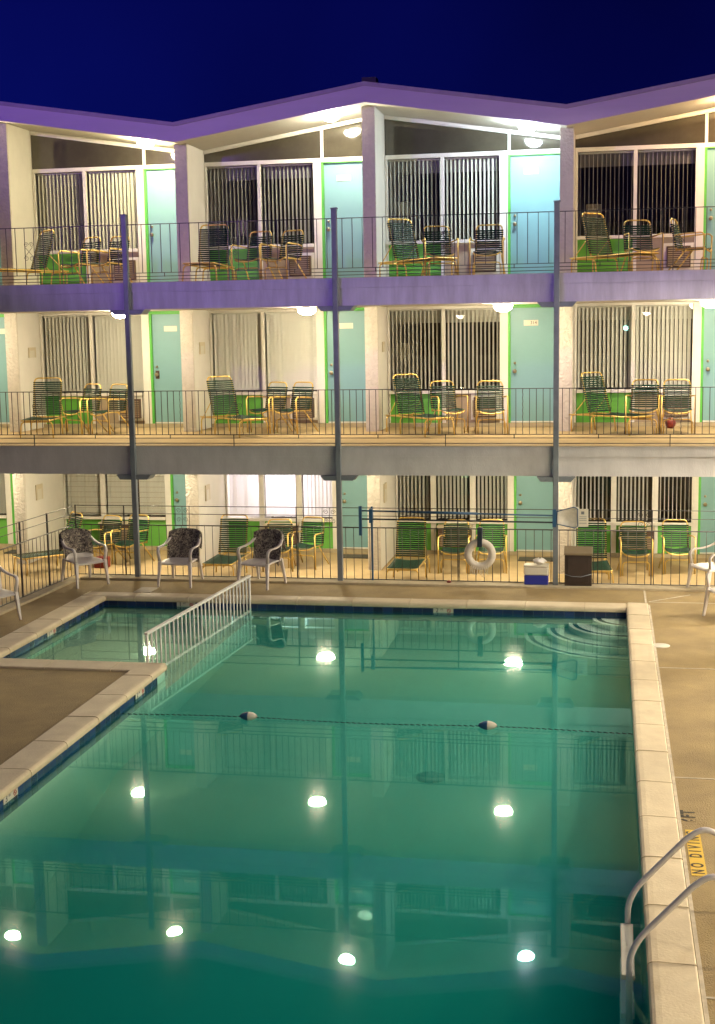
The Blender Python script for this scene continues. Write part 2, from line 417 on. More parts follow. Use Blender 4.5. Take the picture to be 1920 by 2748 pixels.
def door(xl, xr, z0, z1, y, plate_txt=None, keypad=False, washed=False):
    d = MB().box(xl, xr, y+.03, y+.075, z0, z1).build('door', 'door', motel, bevel=.004)
    for zz, r, nm in ((z0+1.02, .040, 'handle'), (z0+1.18, .026, 'deadbolt')):
        k = MB(); yk = y-.02 if r > .03 else y+.01
        k.lathe([(r*.5, 0), (r*.5, .05 if r > .03 else .02), (r, .055 if r > .03 else .022), (r, .08 if r > .03 else .04), (r*.5, .09 if r > .03 else .045)], n=12)
        k.v = [(xl+.085+vx, y+.029-vz, zz+vy) for vx, vy, vz in k.v]
        k.build(nm, 'brass', d)
    if keypad: MB().box(xl+.045, xl+.125, y+.012, y+.0295, z0+.93, z0+1.10).build('lock_plate', 'ac_brown', d, bevel=.004)
    pw = MB().box(xl+.26, xl+.54, y+.018, y+.03, z1-.35, z1-.24)
    p = pw.build('number_plate', 'plate', d, bevel=.003)
    if plate_txt: text_mesh(plate_txt, .085, (xl+.45, y+.016, z1-.295), (R(90), 0, 0), 'dark_text', 'number', p)
    MB().box(xl, xr, y+.018, y+.03, z0+.004, z0+.03).build('sweep', 'frame_white', d)
    return d

def siding(mb, x0, x1, z0, z1, y, n=7):
    h = (z1-z0)/n
    for k in range(n):
        a = z0+k*h; b = a+h
        mb.add([(x0,y-.018,a),(x1,y-.018,a),(x1,y,b),(x0,y,b),(x0,y+.02,a),(x1,y+.02,a)], [(0,1,2,3),(0,4,5,1)])

def unit(bx, fl, st):
    """bx: right edge of the fin on the left; fl: 0,1,2; st: look of the blinds"""
    up = fl > 0; y = YW if up else YG
    fz = {0: Z0, 1: Z1, 2: Z2}[fl]
    head = {0: 1.80, 1: 4.72, 2: 7.645}[fl]; sill = {0: .36, 1: 3.10, 2: 6.05}[fl]
    dz0 = fz+.084; dz1 = {0: 1.80, 1: 4.715, 2: 7.62}[fl]
    topz = {0: Z1B, 1: Z2B+.018, 2: None}[fl]
    xend = bx+B-FW
    # window openings
    if up: wins = [(.05, 1.10), (1.17, 2.25)]; jamb = (2.25, 2.41); dl = 2.46
    elif st.get('lites', 3) == 3: wins = [(.04, .74), (.85, 1.56), (1.68, 2.34)]; jamb = (2.34, 2.47); dl = 2.52
    else: wins = [(.04, .86), (.97, 1.62), (1.70, 2.34)]; jamb = (2.34, 2.47); dl = 2.52
    # frame bars: jambs, mullions, head, sill
    fr = MB(); fy0, fy1 = y-.03, y+.05
    lowz = fz+.085
    xs = [0.004]+[v for ww in wins for v in ww]
    fr.box(bx+.002, bx+wins[0][0], fy0, fy1, lowz, head)
    for a, b in zip(wins[:-1], wins[1:]): fr.box(bx+a[1], bx+b[0], fy0, fy1, lowz, head)
    fr.box(bx+jamb[0], bx+jamb[1], fy0, fy1, lowz, head)
    hb = head+.08 if fl == 2 else (topz if fl == 1 else topz-.0)
    fr.box(bx+.002, bx+jamb[1]+(.0 if fl < 2 else 0), fy0, fy1, head+.001, min(hb, hb))
    fr.box(bx+.002, bx+jamb[0]-.001, fy0-.05, fy0-.001, sill-.055, sill+.01)
    frame = fr.build('window_frame', 'frame_white', motel, bevel=.004)
    if fl == 2:
        # transom glazing above, up to the sloping soffit
        zt = head+.08; fx0, fx1 = bx+.002, xend-.002
        tf = MB()
        tf.box(bx+jamb[1]+.001, fx1, fy0, fy1, head+.001, zt)
        def sb(x): return soffit(x)-.003
        tf.prism([(fx0, sb(fx0)-.075), (fx1, sb(fx1)-.075), (fx1, sb(fx1)), (fx0, sb(fx0))], 'y', fy0-.01, fy1)
        mx = bx+2.41
        tf.prism([(mx, zt+.001), (mx+.055, zt+.001), (mx+.055, sb(mx+.055)-.077), (mx, sb(mx)-.077)], 'y', fy0, fy1)
        tfr = tf.build('transom_frame', 'frame_white', motel)
        for a, b in ((fx0, mx-.001), (mx+.056, fx1)):
            MB().prism([(a, zt+.001), (b, zt+.001), (b, sb(b)-.076), (a, sb(a)-.076)], 'y', y, y+.008).build('transom_pane', 'glass_tinted', tfr)
    # green door frame
    g = MB(); g.box(bx+jamb[1]+.001, bx+dl-.002, y-.02, y+.06, dz0, dz1+.028); g.box(bx+dl-.001, xend-.004, y-.02, y+.06, dz1+.003, dz1+.028)
    g.build('door_frame', 'green_trim', motel)
    MB().box(xend-.028, xend-.004, y-.02, y+.06, dz0, dz1+.002).build('door_frame', 'frame_white', motel)
    if up and fl == 1: MB().box(bx+jamb[1]+.001, xend-.004, y-.02, y+.06, dz1+.03, topz).build('door_head', 'green_trim', motel)
    if not up: MB().box(bx+jamb[1]+.001, xend-.004, y-.02, y+.06, dz1+.03, topz+.018).build('door_head', 'frame_white', motel)
    door(bx+dl, xend-.03, dz0, dz1, y, st.get('num'), st.get('keypad', False))
    # low panels
    gs = MB(); gb = MB()
    if up:
        siding(gs, bx+wins[0][0], bx+wins[0][1], lowz, sill-.057, y+.02)
        gb.box(bx+wins[1][0], bx+wins[1][1], y+.01, y+.04, lowz, sill-.057)
    else:
        for a, b in wins: siding(gs, bx+a, bx+b, lowz, sill-.057, y+.02, 8)
    gs.build('siding', 'green_siding', motel)
    if up:
        gb.build('lower_panel', 'ac_beige', motel)
        a = MB(); x0, x1 = bx+1.74, bx+2.18; z0 = fz+.20
        ac = a.box(x0, x1, y-.13, y+.009, z0, z0+.40).build('air_conditioner', 'ac_brown', motel, bevel=.01)
        gr = MB()
        for k in range(9): gr.box(x0+.02, x1-.02, y-.139, y-.131, z0+.03+k*.04, z0+.045+k*.04)
        gr.build('grille', 'ac_beige', ac)
        w_ = MB(); w_.box(x0-.06, x0-.004, y-.04, y+.009, z0-.05, z0+.46).box(x1+.004, x1+.06, y-.04, y+.009, z0-.05, z0+.46).box(x0-.003, x1+.003, y-.04, y+.009, z0+.405, z0+.46).box(x0-.003, x1+.003, y-.04, y+.009, z0-.05, z0-.005)
        w_.build('surround', 'frame_white', ac)
    else:
        x0, x1 = bx+.92, bx+1.60
        ac = MB().box(x0, x1, y-.30, y-.022, Z0+.20, sill-.12).build('air_conditioner', 'ac_brown', motel, bevel=.01)
        MB().box(x0-.02, x1+.02, y-.33, y-.032, sill-.118, sill-.085).build('cover', 'ac_cream', ac)
        gr = MB()
        for k in range(8): gr.box(x0+.03, x1-.03, y-.309, y-.301, Z0+.22+k*.035, Z0+.235+k*.035)
        gr.build('grille', 'ac_beige', ac)
    # glass and blinds
    for k, (a, b) in enumerate(wins):
        pn = MB().box(bx+a-.002, bx+b+.002, y+.012, y+.018, sill+.011, head-.002).build('pane', 'glass', frame)
        fr_ = st['open'][k]
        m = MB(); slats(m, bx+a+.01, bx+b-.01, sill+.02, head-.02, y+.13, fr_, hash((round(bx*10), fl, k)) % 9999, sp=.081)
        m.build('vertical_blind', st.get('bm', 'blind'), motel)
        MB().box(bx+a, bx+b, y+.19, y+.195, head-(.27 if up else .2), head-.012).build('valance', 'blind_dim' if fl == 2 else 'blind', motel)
        MB().box(bx+a, bx+b, y+.09, y+.17, head-.05 if not up else head-.03, head-.004).build('blind_track', 'frame_white', motel)

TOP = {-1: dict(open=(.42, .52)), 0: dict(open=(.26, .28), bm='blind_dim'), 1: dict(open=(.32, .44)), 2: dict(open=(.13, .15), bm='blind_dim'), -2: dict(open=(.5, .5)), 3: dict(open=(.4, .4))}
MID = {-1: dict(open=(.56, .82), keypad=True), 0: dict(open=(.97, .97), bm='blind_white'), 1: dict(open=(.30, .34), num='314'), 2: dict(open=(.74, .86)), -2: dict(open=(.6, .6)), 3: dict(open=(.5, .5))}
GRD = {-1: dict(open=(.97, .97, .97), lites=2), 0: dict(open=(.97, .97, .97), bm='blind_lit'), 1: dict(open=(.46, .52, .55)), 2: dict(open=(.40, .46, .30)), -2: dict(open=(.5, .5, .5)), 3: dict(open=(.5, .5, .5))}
for i in range(-2, 3):
    bx = XF+i*B
    unit(bx, 0, GRD[i]); unit(bx, 1, MID[i]); unit(bx, 2, TOP[i])
# insect-screen grid on the ground-floor window of the left bay
m = MB(); bx = XF-B
for k in range(12): m.box(bx+.04, bx+2.34, YG-.001, YG+.004, .44+k*.115, .446+k*.115)
m.build('window_screen', 'ac_beige', motel)
# small boxes and notices on the side walls between the rooms
for (i, y0, y1, z0, z1) in ((-1, 3.62, 3.96, 3.87, 4.08), (0, 3.52, 3.86, 3.90, 4.14), (-1, 3.64, 3.97, .90, 1.22), (0, 3.6, 3.9, .92, 1.24), (1, 3.55, 3.85, .92, 1.30), (1, 3.6, 3.85, 3.9, 4.1)):
    x = XF+i*B
    p = MB().box(x, x+.02, y0, y1, z0, z1).build('notice_board', 'ac_cream', motel)
    MB().box(x+.021, x+.026, y0+.03, y1-.08, z0, z0+(z1-z0)*.7).build('notice', 'cooler_white', p)

# posts with their bracket plates
for px in POSTS:
    p = MB().box(px-.045, px+.045, -.05, .04, -.02, 6.36).build('post', 'post', motel, bevel=.008)
    MB().box(px-.055, px+.055, -.06, .05, 6.361, 6.385).build('post_cap', 'post', p)
    for zb in (Z1B, Z2B):
        MB().prism([(px-.25, zb-.085), (px+.25, zb-.085), (px+.32, zb-.002), (px-.32, zb-.002)], 'y', -.04, .30).build('bracket', 'post', p)
# balcony railings between the posts
def scroll(m, x, z, y, r, s=1, turns=1.4):
    pts = []
    for k in range(22):
        t = k/21; a = t*turns*2*math.pi; q = r*(1-.75*t)
        pts.append((x+s*math.cos(a)*q, y, z+math.sin(a)*q))
    m.tube(pts, .004, 4)
def railing(x0, x1, fz, sp, tz, bz, extra, parent):
    m = MB(); y = .0
    m.box(x0, x1, y-.018, y+.018, tz-.012, tz)
    m.box(x0, x1, y-.008, y+.008, bz-.006, bz+.006)
    for e in extra: m.box(x0, x1, y-.008, y+.008, e-.006, e+.006)
    n = round((x1-x0)/sp)
    for k in range(n):
        x = x0+(k+.5)*(x1-x0)/n
        if abs(k % 10-7) < .5 and sp < .15:   # a few twisted bars
            m.tube([(x+.004*math.sin(q*1.9), y+.004*math.cos(q*1.9), bz+(tz-bz)*q/24) for q in range(25)], .006, 4)
        else: m.box(x-.0055, x+.0055, y-.0055, y+.0055, bz+.006, tz-.012)
    for q in (.18, .5, .82):
        x = x0+(x1-x0)*q; m.box(x-.007, x+.007, y-.007, y+.007, extra[0]-.01 if abs(q-.5) > .1 else fz+.004, bz)
    # one scrollwork motif
    xc = x0+(x1-x0)*.52; zc = (bz+tz)/2+.02
    for sx in (-1, 1):
        scroll(m, xc+sx*.05, zc+.10, y, .045, -sx); scroll(m, xc+sx*.05, zc-.14, y, .045, sx)
        m.tube([(xc-sx*.07, y, zc-.10), (xc+sx*.07, y, zc+.06)], .004, 4)
    return m.build('balcony_railing', 'rail_iron', parent)
for a in POSTS[:-1]:
    railing(a+.045, a+B-.045, Z1, .113, 3.35, 2.58, (2.52, 2.43), motel)
    railing(a+.045, a+B-.045, Z2, .17, 6.215, 5.385, (5.325, 5.27), motel)

# a lamp with a shade standing behind the third top window, others dim
for x, y, fz, zs, lab in ((4.20, YW+.42, Z2, 6.52, 'white drum shade lamp behind the blinds of the third top window'), (.80, YW+.5, Z2, 6.28, 'pale table lamp seen through the top window of the second bay'),
                          (7.93, YW+.45, Z2, 6.36, 'dim brownish lamp behind the blinds of the rightmost top window'), (4.15, YW+.5, Z1, 3.72, 'dim lamp behind the blinds of the third middle window')):
    t = tag(empty('table_lamp', (x, y, fz)), lab, 'table lamp', 'lamps inside the rooms')
    h = zs-fz; sd = MB().lathe([(.165, 0), (.15, .33)], (0, 0, h), 24).build('shade', 'shade', t)
    MB().lathe([(.08, .66), (.09, .70), (.035, .74), (.06, .85), (.02, h-.1), (.02, h-.002)], (0, 0, 0), 12).build('base', 'brass', t)
    MB().box(-.25, .25, -.2, .2, .60, .658).box(-.23, -.19, -.18, .18, .01, .6).box(.19, .23, -.18, .18, .01, .6).build('stand', 'ac_brown', t)

# ================================================================== ceiling lights
WARM = (1.0, .84, .56); WARM2 = (1.0, .80, .48); COOL = (.85, .95, .92); ORANGE = (1.0, .66, .32)
K = 5.0
lampmat('lamp_warm', WARM, 70*K); lampmat('lamp_mid', WARM, 57*K); lampmat('lamp_yellow', (1, .86, .50), 82*K); lampmat('lamp_white', (1, .90, .66), 84*K)
lampmat('lamp_cool', (.82, .97, 1.0), 75*K); lampmat('lamp_orange', ORANGE, 75*K); lampmat('lamp_ground', (1, .86, .58), 54*K)
lampmat('lamp_wing', (1.0, .90, .76), 255*K); lampmat('lamp_wing_top', (1.0, .88, .70), 120*K); lampmat('lamp_rear_fill', (1.0, .80, .52), 18*K)
lampmat('lamp_wing_far', (1.0, .84, .60), 95*K); lampmat('lamp_merc', (.45, 1.0, .80), 60)
def ceiling_light(x, y, z, mname, label, tilt=0, r=.17):
    t = tag(empty('ceiling_light', (x, y, z)), label, 'ceiling light', 'round ceiling lights of the motel')
    t.rotation_euler = (0, tilt, 0)
    MB().lathe([(r*.9, -.028), (r*.98, -.014), (r*.98, -.001)], n=20).build('base', 'frame_white', t)
    MB().lathe([(.004, -.145), (r*.35, -.140), (r*.62, -.122), (r*.82, -.095), (r*.93, -.062), (r*.96, -.030)], n=28).build('diffuser', mname, t)
    return t
# top storey (under the sloping soffit)
sl = math.atan2(8.885-8.31, B)
for i, x, mn, lab in ((-1, XF-B+2.85, 'lamp_yellow', 'yellow ceiling light under the eave above the top-left aqua door'),
                      (0, XF+2.85, 'lamp_white', 'bright ceiling light near the roof peak of the second top bay'),
                      (1, XF+B+2.85, 'lamp_cool', 'cool white ceiling light above the pale blue top door'),
                      (2, XF+2*B+2.85, 'lamp_orange', 'orange ceiling light at the right edge under the top eave'),
                      (-2, XF-2*B+2.85, 'lamp_warm', 'ceiling light beyond the left edge under the top eave')):
    rise = i % 2 == 0
    ceiling_light(x, 3.20, soffit(x)+.003, mn, lab, -sl if rise else sl)
for i, lab in ((-1, 'ceiling light half behind the left post under the upper balcony'), (0, 'ceiling light left of the second post under the upper balcony'),
               (1, 'ceiling light above the door numbered 314 under the upper balcony'), (2, 'ceiling light at the right edge under the upper balcony'), (-2, 'ceiling light beyond the left edge under the upper balcony')):
    ceiling_light(XF+i*B+2.45, 2.52, Z2B+.018, 'lamp_mid', lab, r=.18)
for i, lab in ((-1, 'ceiling light of the ground floor hidden behind the lower beam, left post bay'), (0, 'ceiling light of the ground floor above the floral chairs'),
               (1, 'ceiling light of the ground floor above the ring buoy bay'), (2, 'ceiling light of the ground floor above the right walkway bay'), (-2, 'ceiling light of the ground floor beyond the left edge')):
    ceiling_light(XF+i*B+2.62, 2.80, Z1B+.018, 'lamp_ground', lab, r=.18)
# lamp inside the second ground-floor room, whose closed blinds glow
light('room_lamp', 'POINT', (XF+1.2, YG+1.0, 1.2), 110, (1, .90, 1), .2)

# ================================================================== wings of the motel beside and behind the camera
def wing(name, label, org, rz, length, lamps, lm):
    wg = tag(empty(name, org, rz), label, 'building')
    for z0, z1 in ((Z1B, Z1), (Z2B, Z2), (7.8, 8.2)):
        MB().box(0, length, 0, 7.5, z0, z1).build('slab', 'soffit', wg)
    MB().box(0, length, 3.8, 4.0, -.3, 7.8).build('wall', 'white_wall', wg)
    d = MB(); wn = MB()
    for k in range(int(length/B)):
        for z in (0, Z1, Z2):
            d.box(k*B+2.5, k*B+3.4, 3.75, 3.799, z, z+2.25); wn.box(k*B+.15, k*B+2.25, 3.76, 3.799, z+.7, z+2.3)
    d.build('door', 'door', wg); wn.build('window', 'dark_int', wg)
    for k in range(int(length/B)+1):
        MB().box(k*B-.045, k*B+.045, -.10, -.01, 0, 6.36).build('post', 'post', wg)
    M = wg.matrix_world if False else Matrix.Translation(Vector(org)) @ Matrix.Rotation(rz, 4, 'Z')
    for j, (x, y, z) in enumerate(lamps):
        p = M @ Vector((x, y, z))
        ceiling_light(p.x, p.y, p.z, lm if name != 'side_wing' else (lm+'_top' if z > 7 else (lm if x < 6 else lm+'_far')), 'unseen round ceiling light under the balcony of the %s' % name.replace('_', ' '), r=.16)['group'] = 'lights of the ' + name.replace('_', ' ')
    return wg
wing('side_wing', 'right-hand wing of the motel beside the pool deck', (12.6, 1.4, 0), R(-90), 22.2,
     [(k*B+2.6, 1.2, Z2B) for k in range(5)] + [(k*B+2.6, 1.2, Z1B) for k in range(5)] + [(k*B+2.6, 1.2, 7.8) for k in range(4)], 'lamp_wing')
wing('rear_wing', 'wing of the motel across the pool, behind the viewpoint', (12.3, -22.75, 0), R(180), 18.5,
     [(k*B+2.6, 1.0, Z2B) for k in range(4)] + [(k*B+2.6, 1.0, Z1B) for k in range(4)], 'lamp_rear_fill')  # these rear lamps are unseen fill, added to brighten the pool water
# greenish lamp on the rear wing: its image shows in the right-hand middle window
g_ = tag(empty('wall_light', (8.93, -26.5, 4.12)), 'greenish wall light on the wing across the pool', 'wall light')
MB().lathe([(.01, -.1), (.09, -.07), (.1, .05), (.03, .1)]).build('diffuser', 'lamp_merc', g_)
MB().box(-.05, .05, -.05, -.01, -.04, .04).build('base', 'post', g_)

# ================================================================== setting: ground, deck, pool
tag(MB().box(-300, 300, -300, 300, -3.2, -3.1).build('ground', 'ground'), kind='structure')
tag(MB().box(X0, X1, .22, 9.0, Z0-.05, Z0).build('walkway', 'walk_floor'), kind='structure')
# walkway along the left side, beyond the side fence
tag(MB().box(-8.2, -1.30, -20, .218, Z0-.05, Z0-.002).build('side_walkway', 'walk_floor'), kind='structure')
PX0, PXD, PX1, PYF, PYD, PYN = 0.0, 2.50, 8.60, -1.67, -5.93, -17.6
CW = .31
deck = MB()
for r in ((-1.29, -.40, -20.5, -.20), (-.398, 8.905, PYF+CW+.005, -.20), (8.907, 12.5, -20.5, -.20), (-.398, PXD-CW-.045, -20.5, PYD-.38), (PXD-CW-.043, 8.905, -20.5, PYN-CW)):
    deck.box(r[0], r[1], r[2], r[3], -.12, 0)
deck = tag(deck.build('pool_deck', 'concrete'), kind='structure')
j = MB()
for y in (-13.88, -9.50, -5.24, -1.12): j.box(8.91, 12.4, y-.012, y+.012, .001, .005)
j.box(8.895, 8.925, -17.9, PYF+CW, .001, .008); j.box(8.85, 8.88, PYF+CW+.01, -.2, .001, .006)
j.rbox((9.25, -.79, .003), (.9, .02, .004), R(42)); j.rbox((.5, -1.0, .003), (.3, .42, .006), 0)
j.build('joint', 'joint', deck)
# raised curb under the fence
c = MB(); c.box(-1.02, 12.4, -.20, .215, -.40, .04)
c.add([(-1.34,-.2,-.4),(-1.02,-.2,-.4),(-1.25,-8,-.4),(-1.55,-8,-.4),(-1.34,-.2,.04),(-1.02,-.2,.04),(-1.25,-8,.04),(-1.55,-8,.04)], [(0,3,2,1),(4,5,6,7),(0,1,5,4),(1,2,6,5),(2,3,7,6),(3,0,4,7)])
tag(c.build('curb', 'curb', bevel=.01), kind='structure')

pool = MB()
T = -.055  # bottom of the coping
def floor_z(y):
    if y > -7.8: return -.62+(y-PYF)*.035
    return -.62+(-7.8-PYF)*.035+max(-1.5, (y+7.8)*.24)
ys = [PYF, -4, PYD, -7.8, -9, -10.3, -11.7, PYN]
for a, b in zip(ys[:-1], ys[1:]):
    pool.quad((PXD, a, floor_z(a)), (PXD, b, floor_z(b)), (PX1, b, floor_z(b)), (PX1, a, floor_z(a)))
    pool.quad((PX1, a, floor_z(a)), (PX1, b, floor_z(b)), (PX1, b, T), (PX1, a, T))
for a, b in zip(ys[2:-1], ys[3:]):
    pool.quad((PXD, a, T), (PXD, b, T), (PXD, b, floor_z(b)), (PXD, a, floor_z(a)))
pool.quad((PXD, PYF, floor_z(PYF)), (PX1, PYF, floor_z(PYF)), (PX1, PYF, T), (PXD, PYF, T))
pool.quad((PXD, PYN, floor_z(PYN)), (PX1, PYN, floor_z(PYN)), (PX1, PYN, T), (PXD, PYN, T))
zs = -.33
pool.quad((PX0, PYF, zs), (PXD, PYF, zs), (PXD, PYF, T), (PX0, PYF, T)); pool.quad((PX0, PYD, zs), (PXD, PYD, zs), (PXD, PYD, T), (PX0, PYD, T))
pool.quad((PX0, PYF, zs), (PX0, PYD, zs), (PX0, PYD, T), (PX0, PYF, T))
pool.quad((PXD, PYF, zs), (PXD, PYD, zs), (PXD, PYD, -1.0), (PXD, PYF, -1.0))
pool = tag(pool.build('pool_shell', 'plaster'), kind='structure')
MB().quad((PX0, PYF, zs), (PXD, PYF, zs), (PXD, PYD, zs), (PX0, PYD, zs)).build('wading_floor', 'wading', pool)
# curved corner steps with a dark tile line
for k, (rad, zz) in enumerate(((1.62, -.42), (1.27, -.33), (.93, -.24), (.56, -.155))):
    st = MB(); tl = MB(); n = 20
    arc = [(PX1-rad*math.cos(a), PYF-rad*math.sin(a)) for a in [math.pi/2*q/n for q in range(n+1)]]
    st.prism([(PX1-.002, PYF-.002)]+arc, 'z', -.8, zz)
    st.build('step', 'step_white', pool)
    ri, ro = rad-.13, rad-.06
    for q in range(n):
        a0, a1 = math.pi/2*q/n, math.pi/2*(q+1)/n
        tl.quad((PX1-ro*math.cos(a0), PYF-ro*math.sin(a0), zz+.003), (PX1-ro*math.cos(a1), PYF-ro*math.sin(a1), zz+.003), (PX1-ri*math.cos(a1), PYF-ri*math.sin(a1), zz+.003), (PX1-ri*math.cos(a0), PYF-ri*math.sin(a0), zz+.003))
    tl.build('step_tile', 'tile_blue', pool)
MB().lathe([(.17, .0), (.17, .02), (.01, .03)], (6.25, -7.5, floor_z(-7.5)), 20).build('drain', 'drain_grey', pool)
# waterline tiles
tb = MB(); zt0 = -.27
tb.box(PX0+.004, PX1-.004, PYF-.006, PYF-.001, zt0, T).box(PX1-.006, PX1-.001, PYN, PYF-.008, zt0, T).box(PXD+.001, PXD+.006, PYN, PYD-.33, zt0, T)
tb.box(PX0+.001, PX0+.006, PYD+.008, PYF-.008, zt0, T).box(PX0+.008, PXD-.004, PYD+.001, PYD+.006, zt0, T)
tb.build('waterline_tiles', 'tile_blue', pool)
MB().box(PX0+.01, PX1-.01, PYF-.004, PYF-.0005, zt0, zt0).build('tile_edge', 'plaster', pool)
# coping stones: rounded nose on the pool side
def coping(mb, p0, p1, inward, width=CW, stone=.92, phase=0):
    p0, p1 = Vector(p0), Vector(p1); d = (p1-p0); L = d.length; d.normalize(); n = Vector(inward)
    prof = [(-.035, -.05), (-.045, -.03), (-.045, .0), (-.035, .022), (-.012, .034), (.03, .037), (width-.01, .03), (width, .02), (width, -.05)]
    t = -phase; rnd = random.Random(3)
    while t < L:
        a = max(0, t); b = min(L, t+stone-.006)
        if b-a > .03:
            vs = []
            dz = rnd.uniform(-.002, .002)
            for q in (a, b):
                for (o, z) in prof:
                    p = p0+d*q-n*o; vs.append((p.x, p.y, z+dz))
            k = len(prof)
            mb.add(vs, [tuple(range(k)), tuple(range(k, 2*k))[::-1]]+[(i, (i+1)%k, k+(i+1)%k, k+i) for i in range(k)])
        t += stone
cp = MB()
coping(cp, (PX1, PYN-CW, 0), (PX1, PYF+CW, 0), (-1, 0, 0), .29, .937, .26)
coping(cp, (PX0-.36, PYF, 0), (PX1-.05, PYF, 0), (0, -1, 0))
coping(cp, (PX0, PYD-.36, 0), (PX0, PYF-.05, 0), (1, 0, 0), .38)
coping(cp, (PX0+.05, PYD, 0), (PXD, PYD, 0), (0, 1, 0), .38)
coping(cp, (PXD, PYN, 0), (PXD, PYD-.05, 0), (1, 0, 0), .35)
coping(cp, (PXD-.3, PYN, 0), (PX1+.2, PYN, 0), (0, 1, 0))
tag(cp.build('pool_coping', 'coping', bevel=.004), kind='structure')
gr = MB()
gr.box(PX1+.0, PX1+.28, PYN, PYF+CW-.01, -.1, .018).box(PX0-.35, PX1, PYF+.01, PYF+CW-.01, -.1, .018).box(PX0-.37, PX0-.01, PYD-.33, PYF, -.1, .018).box(PX0, PXD-.01, PYD-.37, PYD-.01, -.1, .018).box(PXD-.34, PXD-.01, PYN, PYD-.38, -.1, .018)
tag(gr.build('coping_grout', 'grout'), kind='structure')
# water body
ZW = -.1126
wt = MB(); e = .004
poly = [(PX0-e, PYF+e), (PX1+e, PYF+e), (PX1+e, PYN-e), (PXD-e, PYN-e), (PXD-e, PYD-e), (PX0-e, PYD-e)]
wt.prism(poly[::-1], 'z', -2.4, ZW)
tag(wt.build('pool_water', 'pool_water'), kind='structure')
# depth markers on the tile band
def marker(kind, c, rot, num, label):
    t = empty('depth_marker', c, rot); tag(t, label, 'depth marker', 'pool depth markers')
    MB().box(-.16, .16, -.006, 0, -.075, .0).build('tile', 'cooler_white', t)
    text_mesh(num, .10, (-.10, -.0075, -.034), (R(90), 0, 0), 'dark_text', 'number', t)
    text_mesh('FT', .038, (-.025, -.0075, -.02), (R(90), 0, 0), 'dark_text', 'unit', t)
    s = MB(); pts = [(.09+.027*math.cos(a), -.009, -.036+.027*math.sin(a)) for a in [2*math.pi*k/16 for k in range(16)]]
    s.tube(pts, .004, 4, closed=True); s.tube([(.071, -.009, -.017), (.109, -.009, -.055)], .004, 4)
    s.build('no_diving_symbol', 'red_mark', t)
    return t
marker(0, (5.70, PYF-.007, T+.0), 0, '2', 'white 2 FT depth marker on the far tile band of the main pool')
marker(0, (1.43, PYF-.007, T+.0), 0, '1', 'white 1 FT depth marker on the far tile band of the wading pool')
marker(0, (PX0+.007, -3.86, T), R(90), '1', 'white 1 FT depth marker on the left tile band of the wading pool')
marker(0, (PXD+.007, -6.93, T), R(90), '2', 'white depth marker on the left tile band near the corner')
marker(0, (PXD+.007, -10.66, T), R(90), '3', 'white depth marker on the left tile band at the photo edge')

# ================================================================== fence
fence = tag(empty('fence', (0, 0, 0)), 'low dark iron railing along the pool deck with scroll panels', 'fence')
FZ = .05
def fence_run(p0, p1, name, sp=.142):
    p0, p1 = Vector(p0), Vector(p1); L = (p1-p0).length; d = (p1-p0)/L
    m = MB()
    for z, r in ((.955, .011), (.045, .008), (1.30, .007), (1.16, .006)): m.tube([p0+Vector((0,0,z)), p1+Vector((0,0,z))], r, 6)
    n = round(L/sp)
    for k in range(n+1):
        p = p0+d*(L*k/n); m.tube([p+Vector((0,0,.045)), p+Vector((0,0,.95))], .0055, 4)
    o = m.build(name, 'rail_iron', fence); return o
fence_run((-1.17, .1, 0), (11.0, .1, 0), 'fence_panel')
fence_run((-1.19, -.02, 0), (-1.47, -6.0, 0), 'fence_panel')
for x in (-1.18, -.26, 2.91, 4.24, 5.74, 8.10, 8.98): MB().box(x-.009, x+.009, .09, .11, .03, 1.31).build('fence_post', 'rail_iron', fence)
for y in (-1.0, -2.0, -3.2): MB().box(-1.2-.045*(-y)-.013, -1.2-.045*(-y)+.013, y-.012, y+.012, .03, 1.31).build('fence_post', 'rail_iron', fence)
for xc in (.83, 3.5, 8.86):
    m = MB()
    for dx in (-.13, 0, .13): m.tube([(xc+dx, .1, .955), (xc+dx, .1, 1.30)], .006, 4)
    for sx in (-1, 1):
        scroll(m, xc+sx*.065, 1.22, .1, .045, sx); scroll(m, xc+sx*.065, 1.06, .1, .045, -sx)
    m.build('scroll_panel', 'rail_iron', fence)
m = MB(); xs_ = -1.28
for dy in (-2.12, -2.0, -1.88): m.tube([(xs_, dy, .955), (xs_, dy, 1.3)], .006, 4)
m.build('scroll_panel', 'rail_iron', fence)

